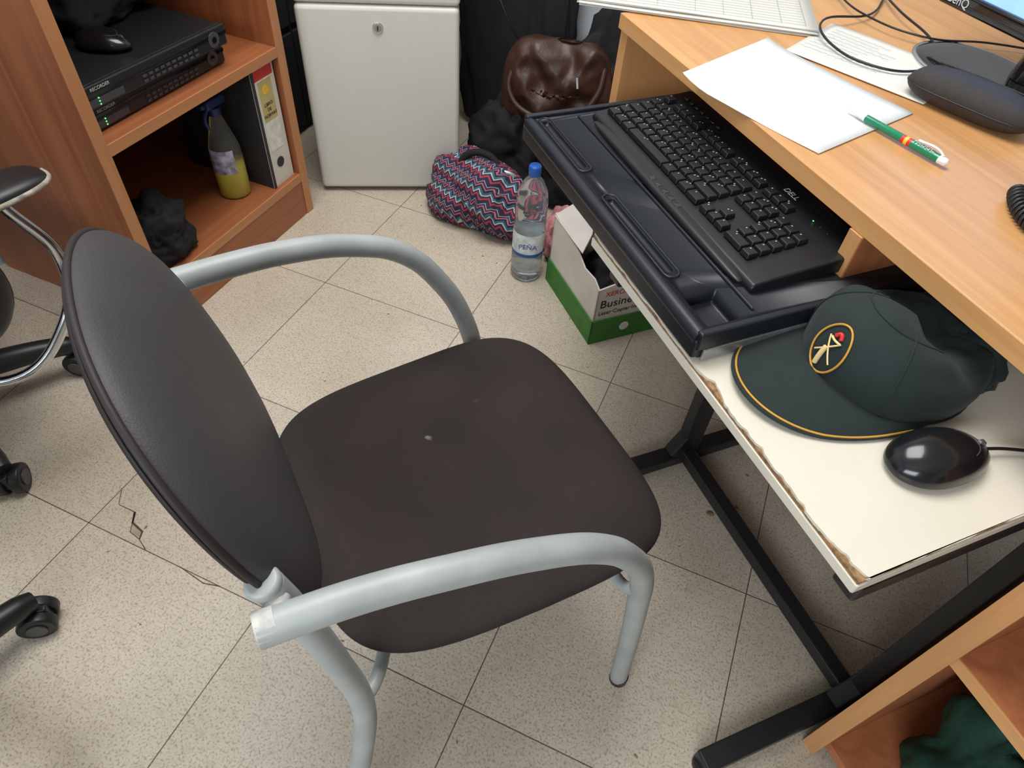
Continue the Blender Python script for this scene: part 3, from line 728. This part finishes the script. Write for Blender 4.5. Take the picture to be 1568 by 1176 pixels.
box('bezel_r',mn,(.188,-.012,.07),(.205,.012,.38),M_blkg,.004)
box('screen',mn,(-.189,-.006,.093),(.189,.0,.361),M_screen,0)
box('rear_shell',mn,(-.17,.0,.09),(.17,.05,.35),M_blk,.015)
text('logo',mn,'BenQ',.018,(-.165,-.0146,.081),(pi/2,0,0),M_txtw)
# ---------------------------------------------------------------- floor clutter
wb=grp('water_bottle',(-.487,1.402,0))
pr=[(0,.006),(.02,.002),(.036,0),(.041,.006),(.042,.02)]
for k in range(5): z=.03+k*.012; pr+=[(.0395,z),(.042,z+.006)]
pr+=[(.042,.09),(.042,.155)]
for k in range(6): z=.162+k*.012; pr+=[(.039,z),(.0415,z+.006)]
pr+=[(.041,.24),(.036,.265),(.024,.29),(.014,.302),(.013,.312)]
lathe('bottle',wb,pr,M_pet)
lathe('label',wb,[(.0424,.085),(.0424,.152)],M_water); lathe('label_band',wb,[(.0427,.085),(.0427,.094)],M_lblb)
lathe('cap',wb,[(.015,.306),(.0155,.31),(.0155,.328),(.014,.331),(0,.331)],M_bcap)
lathe('water',wb,[(0,.008),(.038,.008),(.038,.05),(0,.05)],M_pet)
text('label_text',wb,'PEÑA',.020,(.014,-.0405,.118),(pi/2,0,math.radians(18)),M_lblb)
bx_=grp('copier_paper_box',(-.238,1.220,0),math.radians(-45))
bw,bd,bh=.262,.30,.215
T=.004
prism('wall_front',bx_,[(-bw,.215),(-bw,0),(0,0),(0,.172),(-.03,.185),(-.08,.178),(-.12,.196),(-.19,.205)],0,T,M_card,0,loc=(0,T,0),rot=(pi/2,0,0))
prism('wall_side_r',bx_,[(0,0),(bd,0),(bd,.19),(.2,.185),(.12,.20),(.05,.182),(0,.172)],0,T,M_card,0,loc=(-T,0,0),rot=(pi/2,0,pi/2))
box('wall_back',bx_,(-bw,bd-T,0),(0,bd,bh),M_card,.0005); box('wall_side_l',bx_,(-bw,0,0),(-bw+T,bd,bh),M_card,.0005)
box('base',bx_,(-bw,0,0),(0,bd,T),M_cardin,0)
for nm,mn_,mx_ in (('f',(-bw-.004,-.004,0),(.004,0,.074)),('b',(-bw-.004,bd,0),(.004,bd+.004,.074)),('r',(0,-.004,0),(.004,bd+.004,.074)),('l',(-bw-.004,-.004,0),(-bw,bd+.004,.074))):
    box('green_tray_'+nm,bx_,mn_,mx_,M_grnbox,.0005)
prism('flap_torn',bx_,[(-bw,0),(-.10,0),(-.13,.045),(-.17,.075),(-bw+.01,.06)],0,.003,M_card,0,loc=(0,0,.206),rot=(math.radians(35),0,0))
prism('flap_side',bx_,[(-bw,.02),(-bw+.07,.03),(-bw+.06,bd-.02),(-bw,bd-.02)],0,.003,M_cardin,0,loc=(0,0,.2125))
text('text_xerox',bx_,'XEROX',.020,(.0010,.020,.155),(pi/2,0,pi/2),M_red,align='LEFT')
text('text_business',bx_,'Business',.034,(.0010,.010,.124),(pi/2,0,pi/2),M_txt,align='LEFT')
text('text_laser',bx_,'Laser·Copier·Inkjet',.0165,(.0010,.010,.096),(pi/2,0,pi/2),M_txt,align='LEFT')
cyl('green_logo',bx_,.013,0,.001,M_penw,(.0045,.09,.040),(0,pi/2,0),24,0)
blob('contents',bx_,(-.13,.15,.006),(.10,.11,.10),M_cloth,.3,4,8)
zb=grp('zigzag_fabric_bag',(-.712,1.590,0),math.radians(-20))
blob('body',zb,(0,0,0),(.180,.105,.110),M_zig,.28,3.2,5,fine=.05)
tube('handle',zb,[(-.08,-.02,.13),(-.06,.0,.175),(.0,.03,.185),(.05,.03,.15)],.010,M_cloth)
tube('handle_2',zb,[(.02,-.03,.145),(.06,.0,.175),(.11,.03,.16),(.13,.02,.10)],.007,M_silver)
blob('black_cloth_pile',None,(-.735,1.86,0),(.130,.09,.15),M_cloth,.4,3.5,21)
blob('black_cloth_pile',None,(-.50,1.80,0),(.10,.09,.14),M_cloth,.35,3.5,31)
hb=grp('leather_handbag',(-.605,1.86,.18),math.radians(12))
def hf(r,phi,side):
    cx,cz=se(phi,2.8); pr=max(0,1-r**3)**.5
    X=cx*.160*r*(1-.10*cz*r); Z=.130+cz*.145*r-.02*math.cos(X*14)*(cz*r>0)
    w_=noise.noise(Vector((X*14,Z*14,side)))*.030+noise.noise(Vector((X*40,Z*30,side)))*.008
    return (X,(.05*pr if side>0 else -.05*pr)+w_+.09*(Z-.1),Z)
pillow('body',hb,lambda r,p,s_:hf(r,-p,-s_),M_leather,nr=24,na=84)
tube('strap',hb,[(-.12,0,.20),(-.13,-.045,.12),(-.05,-.075,.07),(.06,-.07,.08),(.12,-.04,.14),(.13,0,.20)],.008,M_leather)
tube('zip_pull',hb,[(.06,-.058,.19),(.066,-.070,.165)],.004,M_silver)
jk=grp('black_jacket',(-.86,2.085,0))
blob('body',jk,(0,0,.01),(.16,.045,.50),M_cloth,.25,4,51)
blob('sleeve',jk,(.15,-.02,.01),(.07,.04,.48),M_cloth,.3,4,52)
cyl('hook',jk,.006,0,.06,M_chrome,(0,.06,.80),(pi/2,0,0),16)
blob('black_backpack',None,(-.47,2.04,0),(.15,.08,.33),M_cloth,.3,4,61)
sl=grp('pink_slipper',(-.432,1.535,0),.5)
blob('upper',sl,(0,0,.004),(.050,.065,.080),M_pink,.35,6,7,sub=4)
blob('sole',sl,(0,-.01,0),(.05,.080,.012),M_blk,.1,4,9,sub=4)
tube('hanging_cable',None,[(-.95,2.02,.95),(-.90,1.99,.6),(-.82,1.95,.45),(-.76,1.97,.35)],.004,M_blk)
tube('hanging_cable',None,[(-.33,2.13,.9),(-.33,2.10,.6),(-.30,2.08,.40),(-.28,2.10,.1),(-.2,2.12,.004)],.0035,M_blk)
# ---------------------------------------------------------------- lights
def area(name,loc,tgt,size,power,col):
    l=bpy.data.lights.new(name,'AREA'); l.size=size[0]; l.shape='RECTANGLE'; l.size_y=size[1]; l.energy=power; l.color=col
    o=bpy.data.objects.new(name,l); C.objects.link(o); o.location=loc
    o.rotation_euler=(Vector(tgt)-Vector(loc)).to_track_quat('-Z','Y').to_euler(); return o
area('window_daylight',(-.3,YF+.08,1.6),(-.3,.6,.5),(1.8,1.2),74,(.90,.955,1))
area('ceiling_soft_fill',(-.6,1.0,ZC-.02),(-.6,1.0,0),(1.2,1.2),48,(1,.985,.96))  # unseen area light added under the ceiling for soft fill
wd=bpy.data.worlds.new('world'); bpy.context.scene.world=wd; wd.use_nodes=True
wd.node_tree.nodes['Background'].inputs[0].default_value=(.8,.88,1,1); wd.node_tree.nodes['Background'].inputs[1].default_value=.5
bpy.context.scene.view_settings.view_transform='Standard'
# ---------------------------------------------------------------- camera
cam=bpy.data.cameras.new('camera'); co=bpy.data.objects.new('camera',cam); C.objects.link(co)
cam.sensor_width=36; cam.lens=23.878; cam.clip_start=.02
co.matrix_world=Matrix.Translation((0,0,1.2))@Matrix.Rotation(math.radians(19.5),4,'Z')@Matrix.Rotation(math.radians(41.7),4,'X')@Matrix.Rotation(math.radians(5.2),4,'Z')
bpy.context.scene.camera=co
